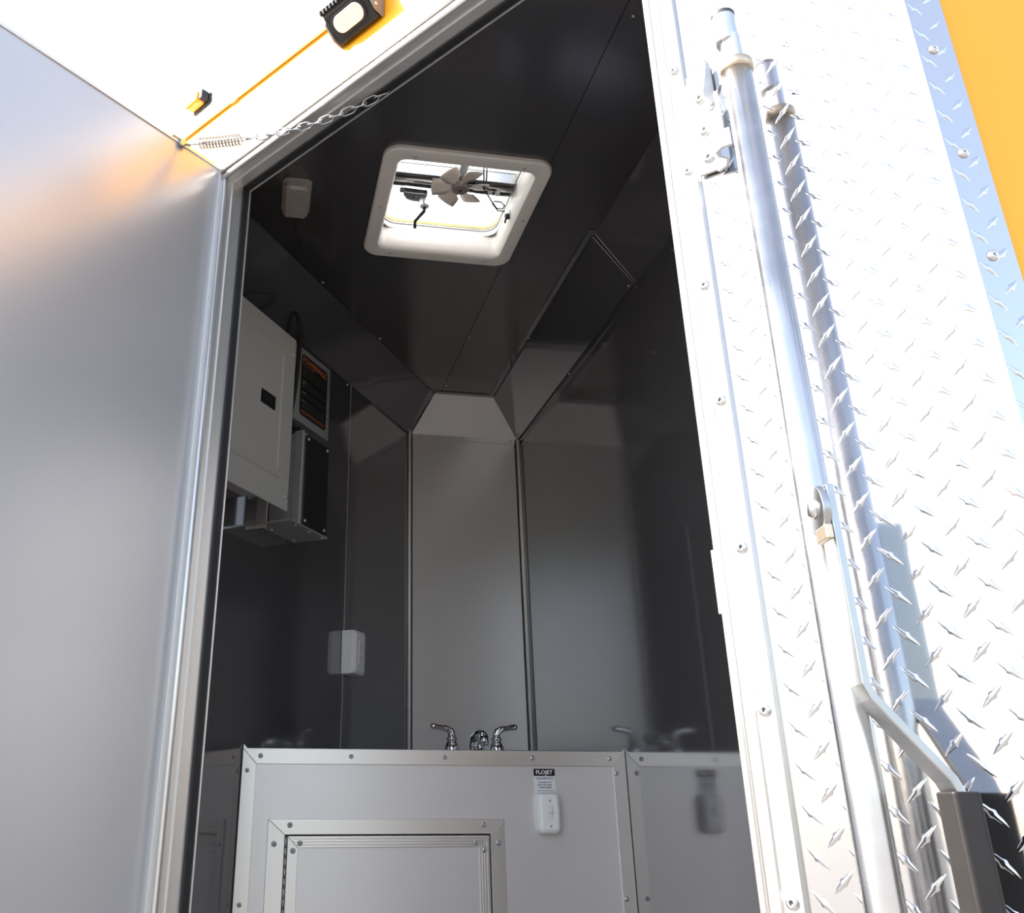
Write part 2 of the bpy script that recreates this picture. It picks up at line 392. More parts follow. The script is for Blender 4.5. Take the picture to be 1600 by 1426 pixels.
# head
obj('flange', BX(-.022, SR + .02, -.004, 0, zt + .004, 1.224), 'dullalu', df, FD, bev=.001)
obj('bead', TB([(-.02, -.006, zt + .027), (SR + .02, -.006, zt + .027)], .0035, 10), 'aluh', df, FD, True)
obj('bead', TB([(-.004, -.008, zt + .003), (SR + .006, -.008, zt + .003)], .005, 10), 'aluh', df, FD, True)
obj('reveal', BX(-.002, SR + .004, -.004, .05, zt, zt + .006), 'aluh', df, FD)
obj('groove', BX(0, SR, .012, .016, zt - .003, zt), 'aluh', df, FD)
obj('gasket', BX(0, SR, .034, .049, zt - .005, zt), 'rubber', df, FD, bev=.002)
obj('lip', BX(0, SR, .049, .052, zt - .006, zt + .002), 'aluh', df, FD)
# hinge side
obj('flange', BX(-.06, 0, -.004, 0, ZF, 1.224), 'alu', df, FD, bev=.001)
obj('bead', TB([(-.002, -.006, ZF), (-.002, -.006, zt + .003)], .005, 10), 'alu', df, FD, True)
obj('reveal', BX(-.006, 0, -.002, .05, ZF, zt), 'alu', df, FD)
obj('groove', BX(0, .003, .010, .013, ZF, zt), 'alu', df, FD)
obj('gasket', BX(0, .005, .034, .049, ZF, zt - .005), 'rubber', df, FD, bev=.002)
obj('lip', BX(-.002, .006, .049, .052, ZF, zt - .005), 'aluh', df, FD)
# latch side
obj('flange', BX(SR, .981, -.009, 0, ZF, 1.224), 'alu', df, FD, bev=.0015)
obj('bead', TB([(SR + .003, -.010, ZF), (SR + .003, -.010, zt + .02)], .004, 10), 'alu', df, FD, True)
obj('bead', TB([(SR + .016, -.008, ZF), (SR + .016, -.008, zt + .02)], .004, 10), 'alu', df, FD, True)
obj('reveal', BX(SR, SR + .006, -.006, .05, ZF, zt), 'alu', df, FD)
obj('gasket', BX(SR - .005, SR, .034, .049, ZF, zt - .005), 'rubber', df, FD, bev=.002)
for z in (.975, .814, .667, .517, .382, .229, .081, -.071, -.22, -.37): screw(df, .9715, -.009, z, .0062, FD)
obj('strike', BX(SR - .0045, SR, -.010, -.006, .170, .232), 'alu', df, FD, bev=.0008)

# ------------------------------------------------------------------ open door leaf
dr = root('door_1', 'open grey door leaf hinged on the left of the doorway', 'door', DD, 'structure')
obj('inner_panel', BX(-.93, -.010, 0, .004, ZF + .03, 1.199), 'doorpanel', dr, DD)
obj('core', BX(-.935, -.003, .004, .032, ZF + .025, 1.204), 'aluh', dr, DD, bev=.001)
obj('outer_skin', BX(-.935, -.003, .032, .035, ZF + .025, 1.204), 'yellow', dr, DD)
obj('edge_trim', BX(-.010, -.002, -.003, .036, ZF + .025, 1.206), 'alu', dr, DD, bev=.001)
obj('edge_trim', BX(-.937, -.002, -.003, .036, 1.199, 1.206), 'aluh', dr, DD, bev=.001)
obj('edge_trim', BX(-.937, -.929, -.003, .036, ZF + .025, 1.206), 'alu', dr, DD, bev=.001)
for z0, z1 in ((1.092, 1.206), (.592, 1.008), (.02, .505), (-.55, -.06)):
    h = obj('hinge', BX(-.002, .010, .000, .003, z0, z1), 'alu', dr, DD)
    obj('knuckle', TB([(.008, -.001, z0), (.008, -.001, z1)], .0055, 10), 'alu', h, DD, True)
bk = obj('chain_bracket', BX(-.135, -.090, -.006, .034, 1.206, 1.210), 'zinc', dr, DD, bev=.001)
obj('clip', BX(-.118, -.102, -.009, -.003, 1.192, 1.2085), 'zincdk', bk, DD, bev=.001)
for x in (-.127, -.098): screw(bk, x, .012, 1.210, .006, DD, Matrix.Rotation(-PI / 2, 4, 'X'))

# check chain with spring
pa = DD @ Vector((-.108, -.010, 1.196)); pb = FD @ Vector((.415, .046, 1.166))
ch = root('door_check_chain', 'thin chain with coil spring from open door to door frame', 'chain', T(*pa))
L = (pb - pa).length; dv = (pb - pa).normalized(); side = dv.cross(Vector((0, 0, 1))).normalized(); up = side.cross(dv)
def cp(t): return pa + dv * (L * t) - Vector((0, 0, .035 * 4 * t * (1 - t) * (.6 + .5 * t)))
obj('hook', TB([cp(t) for t in (0, .04, .08, .12)], .0018, 8), 'chain', ch, I4, True)
pts = []
for k in range(0, 13 * 10 + 1):
    t = .08 + .22 * k / 130; a = 2 * PI * k / 10
    pts.append(cp(t) + (side * math.cos(a) + up * math.sin(a)) * .0105)
obj('spring', TB(pts, .0014, 6), 'chain', ch, I4, True)
obj('pull_rod', TB([cp(t) + side * .004 for t in (.10, .2, .30, .345)], .0013, 6), 'chain', ch, I4, True)
obj('pull_rod', TB([cp(t) - side * .004 for t in (.10, .2, .30, .345)], .0013, 6), 'chain', ch, I4, True)
NL = 13
for i in range(NL):
    t0 = .335 + (.665) * i / NL; t1 = .335 + .665 * (i + 1) / NL
    a, b = cp(t0 - .008), cp(t1 + .008); d = (b - a); l = d.length; d.normalize()
    s_ = d.cross(Vector((0, 0, 1))).normalized(); u_ = s_.cross(d)
    rot = (PI / 4 if i % 2 else -PI / 4); lat = s_ * math.cos(rot) + u_ * math.sin(rot); nrm = d.cross(lat); hw = .0062
    ring = []
    for k in range(20):
        q = 2 * PI * k / 20; cx = math.cos(q); sx = math.sin(q)
        ring.append((a + b) / 2 + d * (l / 2 * math.copysign(abs(cx) ** .7, cx)) + lat * (hw * math.copysign(abs(sx) ** .8, sx)) + nrm * (.002 * math.sin(2 * q)))
    obj('link', TB(ring, .0013, 6, closed=True), 'chain', ch, I4, True)

# ------------------------------------------------------------------ diamond tread plate
tp = root('tread_plate', 'shiny diamond tread plate cladding right of the doorway', 'cladding', FD @ T(.98, 0, ZF))
BND = 1.2215
obj('sheet', BX(.978, 1.2197, -.002, 0, ZF, 1.25), 'tread', tp, FD)
obj('return_sheet', BX(.6062, .648, .6135, .6155, ZF, 1.25), 'tread', tp)
def lug(bm, c, u, v, n, L=.0135, W=.0036, H=.0019):
    c = Vector(c); u = Vector(u); v = Vector(v); n = Vector(n)
    prof = [(-1, 0, 0), (-.55, .50, .62), (-.22, .62, .80), (0, 1, 1), (.22, .62, .80), (.55, .50, .62), (1, 0, 0)]
    tops = []; ls = []; rs = []
    for t, wv, h in prof:
        tops.append(bm.verts.new(c + u * (t * L) + n * (h * H)))
        if wv: ls.append(bm.verts.new(c + u * (t * L) + v * (wv * W))); rs.append(bm.verts.new(c + u * (t * L) - v * (wv * W)))
    for side_, o in ((ls, 1), (rs, -1)):
        bm.faces.new((tops[0], side_[0], tops[1])); bm.faces.new((tops[-1], tops[-2], side_[-1]))
        for i in range(4): bm.faces.new((tops[i + 1], side_[i], side_[i + 1], tops[i + 2]))
bm = bmesh.new(); pitch = .0345; q = math.sqrt(.5)
for i in range(-5, 5):
    for j in range(-30, 34):
        for k in (0, 1):
            s = 1.099 + pitch * i + (.0185 if k else 0); z = .166 + .0338 * j + (.0162 if k else 0)
            if not (.992 < s < BND - .003 and z < 1.24): continue
            u = (q, 0, -q) if k == 0 else (q, 0, q); v = (q, 0, q) if k == 0 else (q, 0, -q)
            lug(bm, (s, -.002, z), u, v, (0, -1, 0))
bmesh.ops.recalc_face_normals(bm, faces=bm.faces[:])
obj('tread_lugs', bm, 'tread', tp, FD, True, kind='stuff')
bm = bmesh.new()
for j in range(-30, 34):
    for k in (0, 1):
        x = .6155 + (.0185 if k else 0); z = .166 + .0338 * j + (.0162 if k else 0)
        if z > 1.24: continue
        u = (q, 0, -q) if k == 0 else (q, 0, q); v = (q, 0, q) if k == 0 else (q, 0, -q)
        lug(bm, (x, .6135, z), u, v, (0, -1, 0), L=.012)
obj('tread_lugs', bm, 'tread', tp, I4, True, kind='stuff')
for z in (.688, .562, .450, .30, .16, .02, -.12, .82, .95): screw(tp, .6243, .6135, z, .0056)

# ------------------------------------------------------------------ cam-lock bar with keeper and handle
OUT = .055
lb = root('lock_bar', 'vertical galvanised cam lock bar standing off the tread plate', 'lock bar', FD @ T(1.0625, -OUT, ZF))
bx_ = 1.0625
obj('pipe', TB([(bx_, -OUT, ZF + .1), (bx_, -OUT, .728)], .0150, 24), 'zinc', lb, FD, 'auto')
obj('collar', LA([(.0150, 0), (.0172, .001), (.0172, .011), (.0150, .012)], 24, (bx_, -OUT, .722)), 'rust', lb, FD, True)
obj('cam_end', PR(rrect(bx_ - .012, bx_ + .0085, -OUT - .008, -OUT + .008, .006), .732, .772, 'z'), 'zinc', lb, FD, bev=.001)
obj('end_cap', PR(rrect(bx_ - .0175, bx_ + .007, -OUT - .012, -OUT + .012, .0115), .766, .803, 'z'), 'zinc', lb, FD, bev=.001)
obj('end_cap_rim', PR(rrect(bx_ - .0179, bx_ + .0074, -OUT - .0124, -OUT + .0124, .0119), .8025, .8065, 'z'), 'screwdk', lb, FD)
# handle: frame HF  x = along -m (right and towards the plate), y = v (towards the viewer), z up
mx = Vector((.755, .655, 0))                     # in FD frame: +s and inwards
HF = FD @ T(1.080, -.074, 0) @ RZ(math.atan2(mx.y, mx.x))
def strap(pts, th, y0, y1):
    bm = bmesh.new(); n = len(pts); nor = []
    for i in range(n):
        a = Vector(pts[max(i - 1, 0)]); b = Vector(pts[min(i + 1, n - 1)]); d = (b - a).normalized(); nor.append(Vector((-d.y, d.x)))
    o = [Vector(p) + nor[i] * th / 2 for i, p in enumerate(pts)] + [Vector(p) - nor[i] * th / 2 for i, p in reversed(list(enumerate(pts)))]
    return prism(bm, [tuple(v) for v in o], y0, y1, 'y')
hd = obj('handle', strap([(0, .248), (0, .15), (0, .088), (.004, .078), (.050, .020), (.055, .008), (.060, -.15)], .007, -.014, .014), 'zincdk', lb, HF, bev=.0012)
obj('grip', PR(rrect(-.0105, .0105, -.0150, .0150, .004), -.17, .012, 'z'), 'grip', hd, HF @ T(.0565, 0, 0), bev=.0015)
obj('pivot_disc', LA([(0, 0), (.021, 0), (.021, .006), (.019, .007), (0, .007)], 28, (-.0035, 0, .228), 'x'), 'zincdk', hd, HF @ Matrix.Scale(1, 4) @ T(-.0075, 0, 0), 'auto', bev=.0006)
obj('pivot_bolt', LA([(0, -.006), (.006, -.006), (.0085, -.002), (.0085, 0), (0, 0)], 18, (-.0105, 0, .230), 'x'), 'screw', hd, HF, True)
obj('pivot_bracket', BX(-.012, -.006, -.02, .004, .200, .212), 'rust', lb, HF, bev=.001)
kp = root('lock_keeper', 'small riveted steel keeper bracket beside the top of the lock bar', 'bracket', FD @ T(.99, 0, .66))
obj('plate', PR([(.984, .655), (1.012, .652), (1.012, .80), (.984, .795)], -.0085, -.0042), 'alu', kp, FD, bev=.001)
def fold(pts, th, z0, z1):
    bm = bmesh.new(); n = len(pts); nor = []
    for i in range(n):
        a = Vector(pts[max(i - 1, 0)]); b = Vector(pts[min(i + 1, n - 1)]); d = (b - a).normalized(); nor.append(Vector((-d.y, d.x)))
    o = [Vector(p) + nor[i] * th / 2 for i, p in enumerate(pts)] + [Vector(p) - nor[i] * th / 2 for i, p in reversed(list(enumerate(pts)))]
    return prism(bm, [tuple(v) for v in o], z0, z1, 'z')
obj('hook', fold([(1.006, -.006), (1.018, -.010), (1.024, -.020), (1.019, -.030), (1.020, -.038), (1.028, -.042), (1.038, -.040)], .004, .650, .672), 'zinc', kp, FD)
obj('web', fold([(1.010, -.006), (1.018, -.012), (1.024, -.022), (1.026, -.032)], .004, .672, .735), 'alu', kp, FD)
obj('tooth', PR([(-.006, .735), (-.036, .735), (-.036, .739), (-.022, .775), (-.018, .80), (-.006, .80)], 1.010, 1.014, 'x'), 'alu', kp, FD)
obj('hook', fold([(1.006, -.008), (1.018, -.014), (1.026, -.026), (1.036, -.038)], .003, .733, .738), 'zinc', kp, FD)
for z in (.756, .710, .672):
    b = screw(kp, .998, -.0085, z, .0075, FD, name='carriage_bolt')

# ------------------------------------------------------------------ lamps on the outside wall
LF = FD @ T(.398, 0, 1.316)
fd = root('flood_light', 'black finned flood light with pale oval lens above the doorway', 'light', LF)
hs = obj('housing', PR([(-.004, .030), (-.040, .032), (-.058, .004), (-.052, -.004), (-.010, -.036), (-.004, -.034)], -.052, .048, 'x'), 'blackpl', fd, LF, bev=.0025)
fa = Vector((0, -.055, .000)); fb = Vector((0, -.010, -.036)); ax = (fb - fa).normalized(); fn = Vector((0, ax.z, -ax.y))
if fn.z > 0: fn = -fn
FM = LF @ Matrix(((1, 0, 0, 0), (0, -fn.y, -ax.y, (fa.y + fb.y) / 2), (0, -fn.z, -ax.z, (fa.z + fb.z) / 2), (0, 0, 0, 1)))
obj('bezel', PR(rrect(-.043, .037, -.0205, .0205, .018), -.003, .003), 'blackp', fd, FM, bev=.001)
obj('lens', PR(rrect(-.038, .032, -.0165, .0165, .016, 8), -.005, -.001), 'lens', fd, FM, bev=.0012)
for k in range(12):
    x = -.052 + .0088 * k
    obj('fin', PR([(-.004, .030), (-.004, .036), (-.042, .037), (-.065, .005), (-.062, -.002), (-.055, .000), (-.058, .006), (-.040, .032)], x, x + .0034, 'x'), 'blackp', fd, LF)
for x in (.0505, -.0585):
    obj('mount_bracket', PR([(-.001, .030), (-.022, .030), (-.046, .008), (-.044, -.008), (-.022, -.030), (-.001, -.034)], x, x + .004, 'x'), 'hub', fd, LF, bev=.001)
for y, z in ((-.036, 0), (-.024, .02), (-.022, -.02)): screw(fd, .0545, y, z, .004, LF, RZ(PI / 2))
MK = FD @ T(-.118, -.009, 1.428)
ml = root('marker_light', 'small amber marker light high on the corner of the trailer', 'light', MK)
obj('base', PR(rrect(-.034, .034, -.015, .015, .008), -.006, 0), 'blackpl', ml, MK, bev=.001)
obj('lens', PR(rrect(-.031, .019, -.013, .013, .009), -.028, -.006), 'amber', ml, MK, bev=.004)
obj('end_cap', PR(rrect(.018, .031, -.012, .012, .004), -.024, -.006), 'rubber', ml, MK, bev=.002)

# ------------------------------------------------------------------ roof vent
vc = Vector((.4125, 1.8765, 0)); VF = T(vc.x, vc.y, ZC)
rv = root('roof_vent', 'square cream roof vent with fan and crank in the dark ceiling', 'vent', VF)
def ring(x, y, r, z, dx=0, dy=0, n=6): return [(px + dx, py + dy, z) for px, py in rrect(-x, x, -y, y, r, n)]
bm = loft(bmesh.new(), [ring(.1955, .2215, .04, 0), ring(.1955, .2215, .04, -.008), ring(.192, .218, .038, -.012), ring(.168, .190, .028, -.013),
     ring(.162, .184, .024, -.010), ring(.157, .178, .020, .000), ring(.155, .176, .018, .02), ring(.154, .175, .018, .050), ring(.160, .182, .018, .050)])
obj('garnish', bm, 'cream', rv, VF, 'auto')
rv.children[0].modifiers.new('edge', 'EDGE_SPLIT').split_angle = math.radians(35)
for x, y in ((-.125, -.20), (.125, -.20), (-.125, .20), (.125, .20), (-.178, 0), (.178, 0)): screw(rv, x, y, -.0125, .0042, VF, '-z')
fr = obj('roof_frame', loft(bmesh.new(), [ring(.20, .22, .04, .085), ring(.20, .22, .04, .09), ring(.156, .178, .04, .09), ring(.156, .178, .04, .050), ring(.153, .175, .04, .050), ring(.153, .175, .04, .108), ring(.156, .178, .04, .108), ring(.156, .178, .04, .085)]), 'white', rv, VF)
obj('frame_rim', loft(bmesh.new(), [ring(.1535, .1755, .04, .064), ring(.150, .172, .038, .064), ring(.150, .172, .038, .068), ring(.1535, .1755, .04, .068)]), 'dullalu', fr, VF)
obj('gasket', loft(bmesh.new(), [ring(.1535, .1755, .04, .070), ring(.1505, .1725, .04, .070), ring(.1505, .1725, .04, .078), ring(.1535, .1755, .04, .078)]), 'gold', fr, VF)
lidm = loft(bmesh.new(), [ring(.175, .195, .05, .118), ring(.175, .195, .05, .135), ring(.165, .185, .05, .150), ring(.11, .13, .05, .168), ring(.03, .04, .02, .174)], False, True)
obj('lid', lidm, 'lid', rv, VF, True)
cbm = bmesh.new(); box(cbm, -.152, .152, -.052, -.048, .056, .086); box(cbm, -.152, .152, -.052, .010, .084, .088); box(cbm, -.152, .152, .006, .010, .062, .086)
xb = obj('cross_bar', cbm, 'zincdk', rv, VF)
obj('rail', TB([(-.152, -.020, .062), (.152, -.020, .062)], .0085, 12), 'zinc', xb, VF, True)
obj('rail', TB([(-.152, -.042, .066), (.152, -.042, .066)], .005, 12), 'zincdk', xb, VF, True)
obj('wire_clip', BX(.090, .099, -.020, -.008, .048, .064), 'whpl', xb, VF, bev=.001); obj('wire_clip', BX(.108, .118, -.022, -.006, .048, .066), 'whpl', xb, VF, bev=.001)
obj('motor', LA([(0, 0), (.020, 0), (.020, .035), (0, .035)], 20, (.014, -.026, .056)), 'hub', rv, VF, 'auto')
obj('motor_bracket', BX(.004, .024, -.105, -.052, .062, .078), 'boxdk', rv, VF, bev=.001)
HX, HY, HZ = .016, -.026, .044
hb = obj('fan_hub', LA([(0, -.005), (.018, -.005), (.0215, -.001), (.0215, .012), (0, .012)], 24, (HX, HY, HZ)), 'hub', rv, VF, 'auto', bev=.0008)
obj('shaft_end', LA([(0, 0), (.003, 0), (.003, .003), (0, .003)], 10, (HX, HY, HZ - .0065)), 'ink', hb, VF)
for k in range(6):
    bm = bmesh.new(); rows = []
    a0 = math.radians(-8 + 60 * k)
    for i in range(6):
        rad = .018 + .054 * i / 5; wv = math.radians(19 + 8 * math.sin(PI * min(1, i / 4.4) * .62) * 1.2)
        row = []
        for j in range(5):
            f = j / 4 - .5; a = a0 + f * 2 * wv * (.021 / rad if rad < .03 else .034 / rad + .2)
            zz = f * .016 * (0.6 + .4 * i / 5)
            row.append((HX + rad * math.cos(a), HY + rad * math.sin(a), HZ + .005 + zz))
        rows.append(row)
    up_ = [[bm.verts.new((x, y, z + .0008)) for x, y, z in r_] for r_ in rows]; dn_ = [[bm.verts.new((x, y, z - .0008)) for x, y, z in r_] for r_ in rows]
    for i in range(5):
        for j in range(4):
            bm.faces.new((up_[i][j], up_[i][j + 1], up_[i + 1][j + 1], up_[i + 1][j])); bm.faces.new((dn_[i][j], dn_[i + 1][j], dn_[i + 1][j + 1], dn_[i][j + 1]))
    for j in range(4):
        bm.faces.new((up_[5][j], up_[5][j + 1], dn_[5][j + 1], dn_[5][j])); bm.faces.new((up_[0][j + 1], up_[0][j], dn_[0][j], dn_[0][j + 1]))
    for i in range(5):
        bm.faces.new((up_[i + 1][0], up_[i][0], dn_[i][0], dn_[i + 1][0])); bm.faces.new((up_[i][4], up_[i + 1][4], dn_[i + 1][4], dn_[i][4]))
    obj('fan_blade', bm, 'fan', rv, VF, True)
gb = obj('crank_gearbox', PR([(-.118, .010), (-.118, .022), (-.108, .038), (-.095, .044), (-.060, .046), (-.058, .012)], .044, .060, 'z'), 'zinc', rv, VF, bev=.002)
obj('gearbox_tab', BX(-.128, -.116, .006, .016, .046, .056), 'hub', gb, VF, bev=.001)
screw(gb, -.085, .024, .044, .003, VF, '-z')
ck = obj('crank_handle', TB([(-.060, .044, .044), (-.060, .050, .034)], .0045, 12), 'zinc', rv, VF, True)
obj('crank_washer', LA([(.004, 0), (.011, 0), (.012, .002), (.004, .003)], 18, (-.060, .048, .034)), 'whpl', ck, VF, True)
obj('crank_arm', TB([(-.060, .050, .033), (-.060, .052, .024), (-.078, .082, .012), (-.078, .086, -.006)], [.0042, .0045, .0040, .0042], 12), 'blackp', ck, VF, True)
obj('wire', TB([(.058, -.100, .07), (.066, -.066, .050), (.070, -.040, .044), (.086, -.018, .042), (.104, .006, .038), (.120, .022, .032), (.134, .020, .031), (.137, .010, .034), (.126, .002, .038), (.110, .004, .040), (.106, .012, .038), (.124, .028, .030), (.142, .028, .030)], .0017, 8), 'rubber', rv, VF, True)
obj('wire', TB([(.066, -.102, .07), (.073, -.064, .051), (.075, -.036, .046), (.092, -.026, .050), (.108, -.022, .054)], .0017, 8), 'rubber', rv, VF, True)
kn = obj('switch_knob', TB([(.156, .036, .024), (.146, .036, .020)], .0075, 14), 'blackp', rv, VF, True)
obj('knob_lever', TB([(.147, .038, .016), (.145, .044, .006)], .0025, 8), 'blackp', kn, VF, True)
obj('knob_washer', TB([(.1575, .033, .027), (.153, .033, .026)], .012, 16), 'whpl', kn, VF, True)

# ------------------------------------------------------------------ ceiling dome light
DLF = T(.033, 1.882, ZC)
dm = root('dome_light', 'small unlit ribbed dome light on the ceiling left of the vent', 'light', DLF)
obj('base', PR(rrect(-.034, .034, -.068, .068, .014), -.006, 0, 'z'), 'dome', dm, DLF, bev=.001)
ln = obj('lens', loft(bmesh.new(), [ring(.031, .065, .014, -.006), ring(.030, .063, .014, -.020), ring(.024, .057, .014, -.026)], False, True), 'dome', dm, DLF)
bm = bmesh.new()
for i in range(-8, 9): box(bm, -.024, .024, i * .0062 - .0010, i * .0062 + .0010, -.0272, -.0258)
for i in range(-4, 5): box(bm, i * .0055 - .0006, i * .0055 + .0006, -.054, .054, -.0268, -.0258)
obj('ribs', bm, 'dome', ln, DLF)
for x in (-.02, .02):
    for y in (-.055, .055): screw(dm, x, y, -.0255, .0028, DLF, '-z')

# ------------------------------------------------------------------ electrical boxes on the left wall
bp = root('breaker_panel', 'large pale grey breaker panel with black latch slot on left wall', 'panel', WL @ T(-.2, 0, .67))
obj('body', BX(-.37, -.075, -.085, 0, .705, 1.10), 'box', bp, WL)
cv = obj('cover', BX(-.40, -.03, -.101, -.096, .667, 1.135), 'box', bp, WL, bev=.0015)
bm = loft(bmesh.new(), [[(x, -.101, z) for x, z in rrect(-.36, -.072, .735, 1.085, .012)], [(x, -.1045, z) for x, z in rrect(-.355, -.077, .740, 1.080, .010)], [(x, -.1045, z) for x, z in rrect(-.30, -.090, .752, 1.068, .008)], [(x, -.1025, z) for x, z in rrect(-.295, -.095, .757, 1.063, .007)]], False, True)
dd = obj('cover_door', bm, 'box', bp, WL)
obj('latch_slot', BX(-.182, -.118, -.1042, -.1020, .900, .935), 'ink', dd, WL)
obj('latch', BX(-.165, -.140, -.106, -.103, .908, .926), 'blackp', dd, WL, bev=.001)
for z in (1.085, .70): screw(cv, -.042, -.101, z, .005, WL)
cc = root('power_converter', 'grey power converter with dark printed label beside the breaker panel', 'converter', WL @ T(.14, 0, .95))
obj('case', BX(.044, .233, -.060, 0, .950, 1.170), 'boxdk', cc, WL, bev=.002)
lb2 = obj('label', PR(rrect(.068, .214, .972, 1.152, .012), -.0606, -.0595), 'ink', cc, WL, label='dark printed label with orange heading')
flat_text('lettering', 'POWERMAX', .022, lb2, WL, .140, -.0609, 1.136, 'orange', 1.08, .0006)
bm = bmesh.new(); box(bm, .178, .205, -.0611, -.0607, 1.1255, 1.1285); box(bm, .075, .14, -.0611, -.0607, 1.123, 1.1245)
obj('heading_rule', bm, 'orange', lb2, WL, kind='stuff')
bm = bmesh.new(); bm2 = bmesh.new()
for r_ in range(15):
    z = 1.112 - r_ * .0082; x = .076
    if r_ in (4, 8, 11): continue
    while x < .200:
        wv = random.uniform(.008, .022); box(bm2 if (r_ in (5, 6, 9, 12) and x < .09) else bm, x, min(x + wv, .204), -.0611, -.0607, z, z + .0030); x += wv + .003
obj('small_print', bm, 'dimprint', lb2, WL, kind='stuff'); obj('small_print', bm2, 'tanprint', lb2, WL, kind='stuff')
bm = bmesh.new(); box(bm, .076, .206, -.0611, -.0607, .985, .9872); box(bm, .076, .206, -.0611, -.0607, .9795, .9812); pass
obj('footer_rule', bm, 'orange', lb2, WL, kind='stuff')
wp = [(-.045, -.080, 1.08), (-.040, -.080, 1.19), (-.030, -.078, 1.222), (-.006, -.076, 1.240), (.020, -.074, 1.228), (.034, -.072, 1.195), (.0355, -.070, 1.10), (.0355, -.060, .98), (.034, -.050, .935)]
cw = obj('power_cable', TB(wp, .0060, 12), 'rubber', None, WL, True); tag(cw, 'black cable arching from breaker panel down behind the converter', 'cable')
sub = cw.modifiers.new('smooth', 'SUBSURF'); sub.levels = 1; sub.render_levels = 2
fu = root('fan_unit', 'black-covered box with silver side hanging below the converter', 'electrical box', WL @ T(.1, 0, .635))
obj('body', BX(.044, .170, -.094, 0, .655, .905), 'boxdk', fu, WL, bev=.002)
bm = bmesh.new(); box(bm, .038, .0445, -.095, -.070, .655, .908)
obj('side_rail', bm, 'alu', fu, WL, bev=.001)
cf = obj('cover', PR(rrect(.050, .172, .655, .900, .008), -.099, -.094), 'blackp', fu, WL, bev=.001)
for x, z in ((.060, .888), (.162, .890), (.060, .668), (.160, .668)): screw(cf, x, -.099, z, .0046, WL)
obj('grille', BX(.062, .150, -.078, -.020, .6535, .6555), 'ink', fu, WL)
obj('base_flange', BX(-.012, .178, -.100, 0, .650, .6545), 'alu', fu, WL)
obj('base_flange', BX(-.012, -.008, -.03, 0, .640, .72), 'alu', fu, WL)
for x, y in ((.03, -.09), (.10, -.09), (.165, -.09), (.045, -.012), (.155, -.012)): screw(fu, x, y, .650, .004, WL, '-z')
obj('terminal_leads', TB([(.050, -.05, .945), (.056, -.05, .93), (.070, -.052, .925), (.085, -.05, .935)], .006, 8), 'rubber', fu, WL, True)

sw = root('surface_outlet_box', 'small white surface outlet box on the dark left wall', 'outlet', WL @ T(.495, 0, .345))
obj('box', BX(.462, .530, -.034, 0, .346, .466), 'whpl', sw, WL, bev=.003)
obj('cover', loft(bmesh.new(), [[(x, -.034, z) for x, z in rrect(.462, .530, .346, .466, .005, 2)], [(x, -.040, z) for x, z in rrect(.463, .529, .347, .465, .005, 2)], [(x, -.045, z) for x, z in rrect(.470, .522, .354, .458, .004, 2)]], False, True), 'whpl', sw, WL)
fc = obj('outlet_face', BX(.482, .511, -.0475, -.045, .374, .438), 'whpl', sw, WL, bev=.0015)
for z in (.390, .422):
    bm = bmesh.new(); box(bm, .490, .4915, -.0478, -.047, z - .004, z + .004); box(bm, .500, .5015, -.0478, -.047, z - .005, z + .005); box(bm, .4945, .4975, -.0478, -.047, z - .010, z - .0075)
    obj('socket', bm, 'inkgrey', fc, WL)

# ------------------------------------------------------------------ sink cabinet
CY = 2.305; ZT = .125; XL = -.004
cab = root('sink_cabinet', 'silver sink cabinet with aluminium edge trims across the nose', 'cabinet', T(.45, CY, ZF))
bm = bmesh.new(); ox0, ox1, oz1, oz0 = .0995, .5690, -.0515, -.64
box(bm, XL + .0125, ox0, CY, CY + .018, ZF, ZT - .004); box(bm, ox1, XP - .001, CY, CY + .018, ZF, ZT - .004)
box(bm, ox0, ox1, CY, CY + .018, oz1, ZT - .004); box(bm, ox0, ox1, CY, CY + .018, ZF, oz0)
bmesh.ops.remove_doubles(bm, verts=bm.verts[:], dist=1e-6)
obj('front_panel', bm, 'cabpanel', cab)
obj('inner_box', PR([(.16, CY + .20), (XP - .002, CY + .20), (XP - .002, YB - .002), (.52, YB - .002)], ZF, -.10, 'z'), 'ink', cab)
def mitre(name, pts, par=cab, y0=CY - .004, y1=CY, m='alu'): return obj(name, PR(pts, y0, y1), m, par, I4, bev=.0006)
et = mitre('edge_trim', [(XL, ZT + .003), (XP - .001, ZT + .003), (XP - .033, ZT - .030), (XL + .032, ZT - .030)], m='aluh')
el = mitre('edge_trim', [(XL, ZT + .0025), (XL + .0315, ZT - .0305), (XL + .035, ZF), (XL, ZF)])
er = mitre('edge_trim', [(XP - .001, ZT + .0025), (XP - .001, ZF), (XP - .034, ZF), (XP - .0335, ZT - .0305)])
obj('corner_nib', PR([(XL, ZT), (XL + .012, ZT), (XL + .001, ZT + .012)], CY - .003, CY - .001), 'alu', cab)
obj('corner_nib', PR([(XP - .012, ZT), (XP - .001, ZT), (XP - .002, ZT + .010)], CY - .003, CY - .001), 'alu', cab)
for x in (.036, .243, .463, .676, .868): screw(et, x, CY - .004, ZT - .013, .0055)
for z in (.081, -.188, -.45): screw(el, .008 if z > 0 else .010, CY - .004, z, .0050)
for z in (.080, -.188, -.45): screw(er, .883, CY - .004, z, .0055)
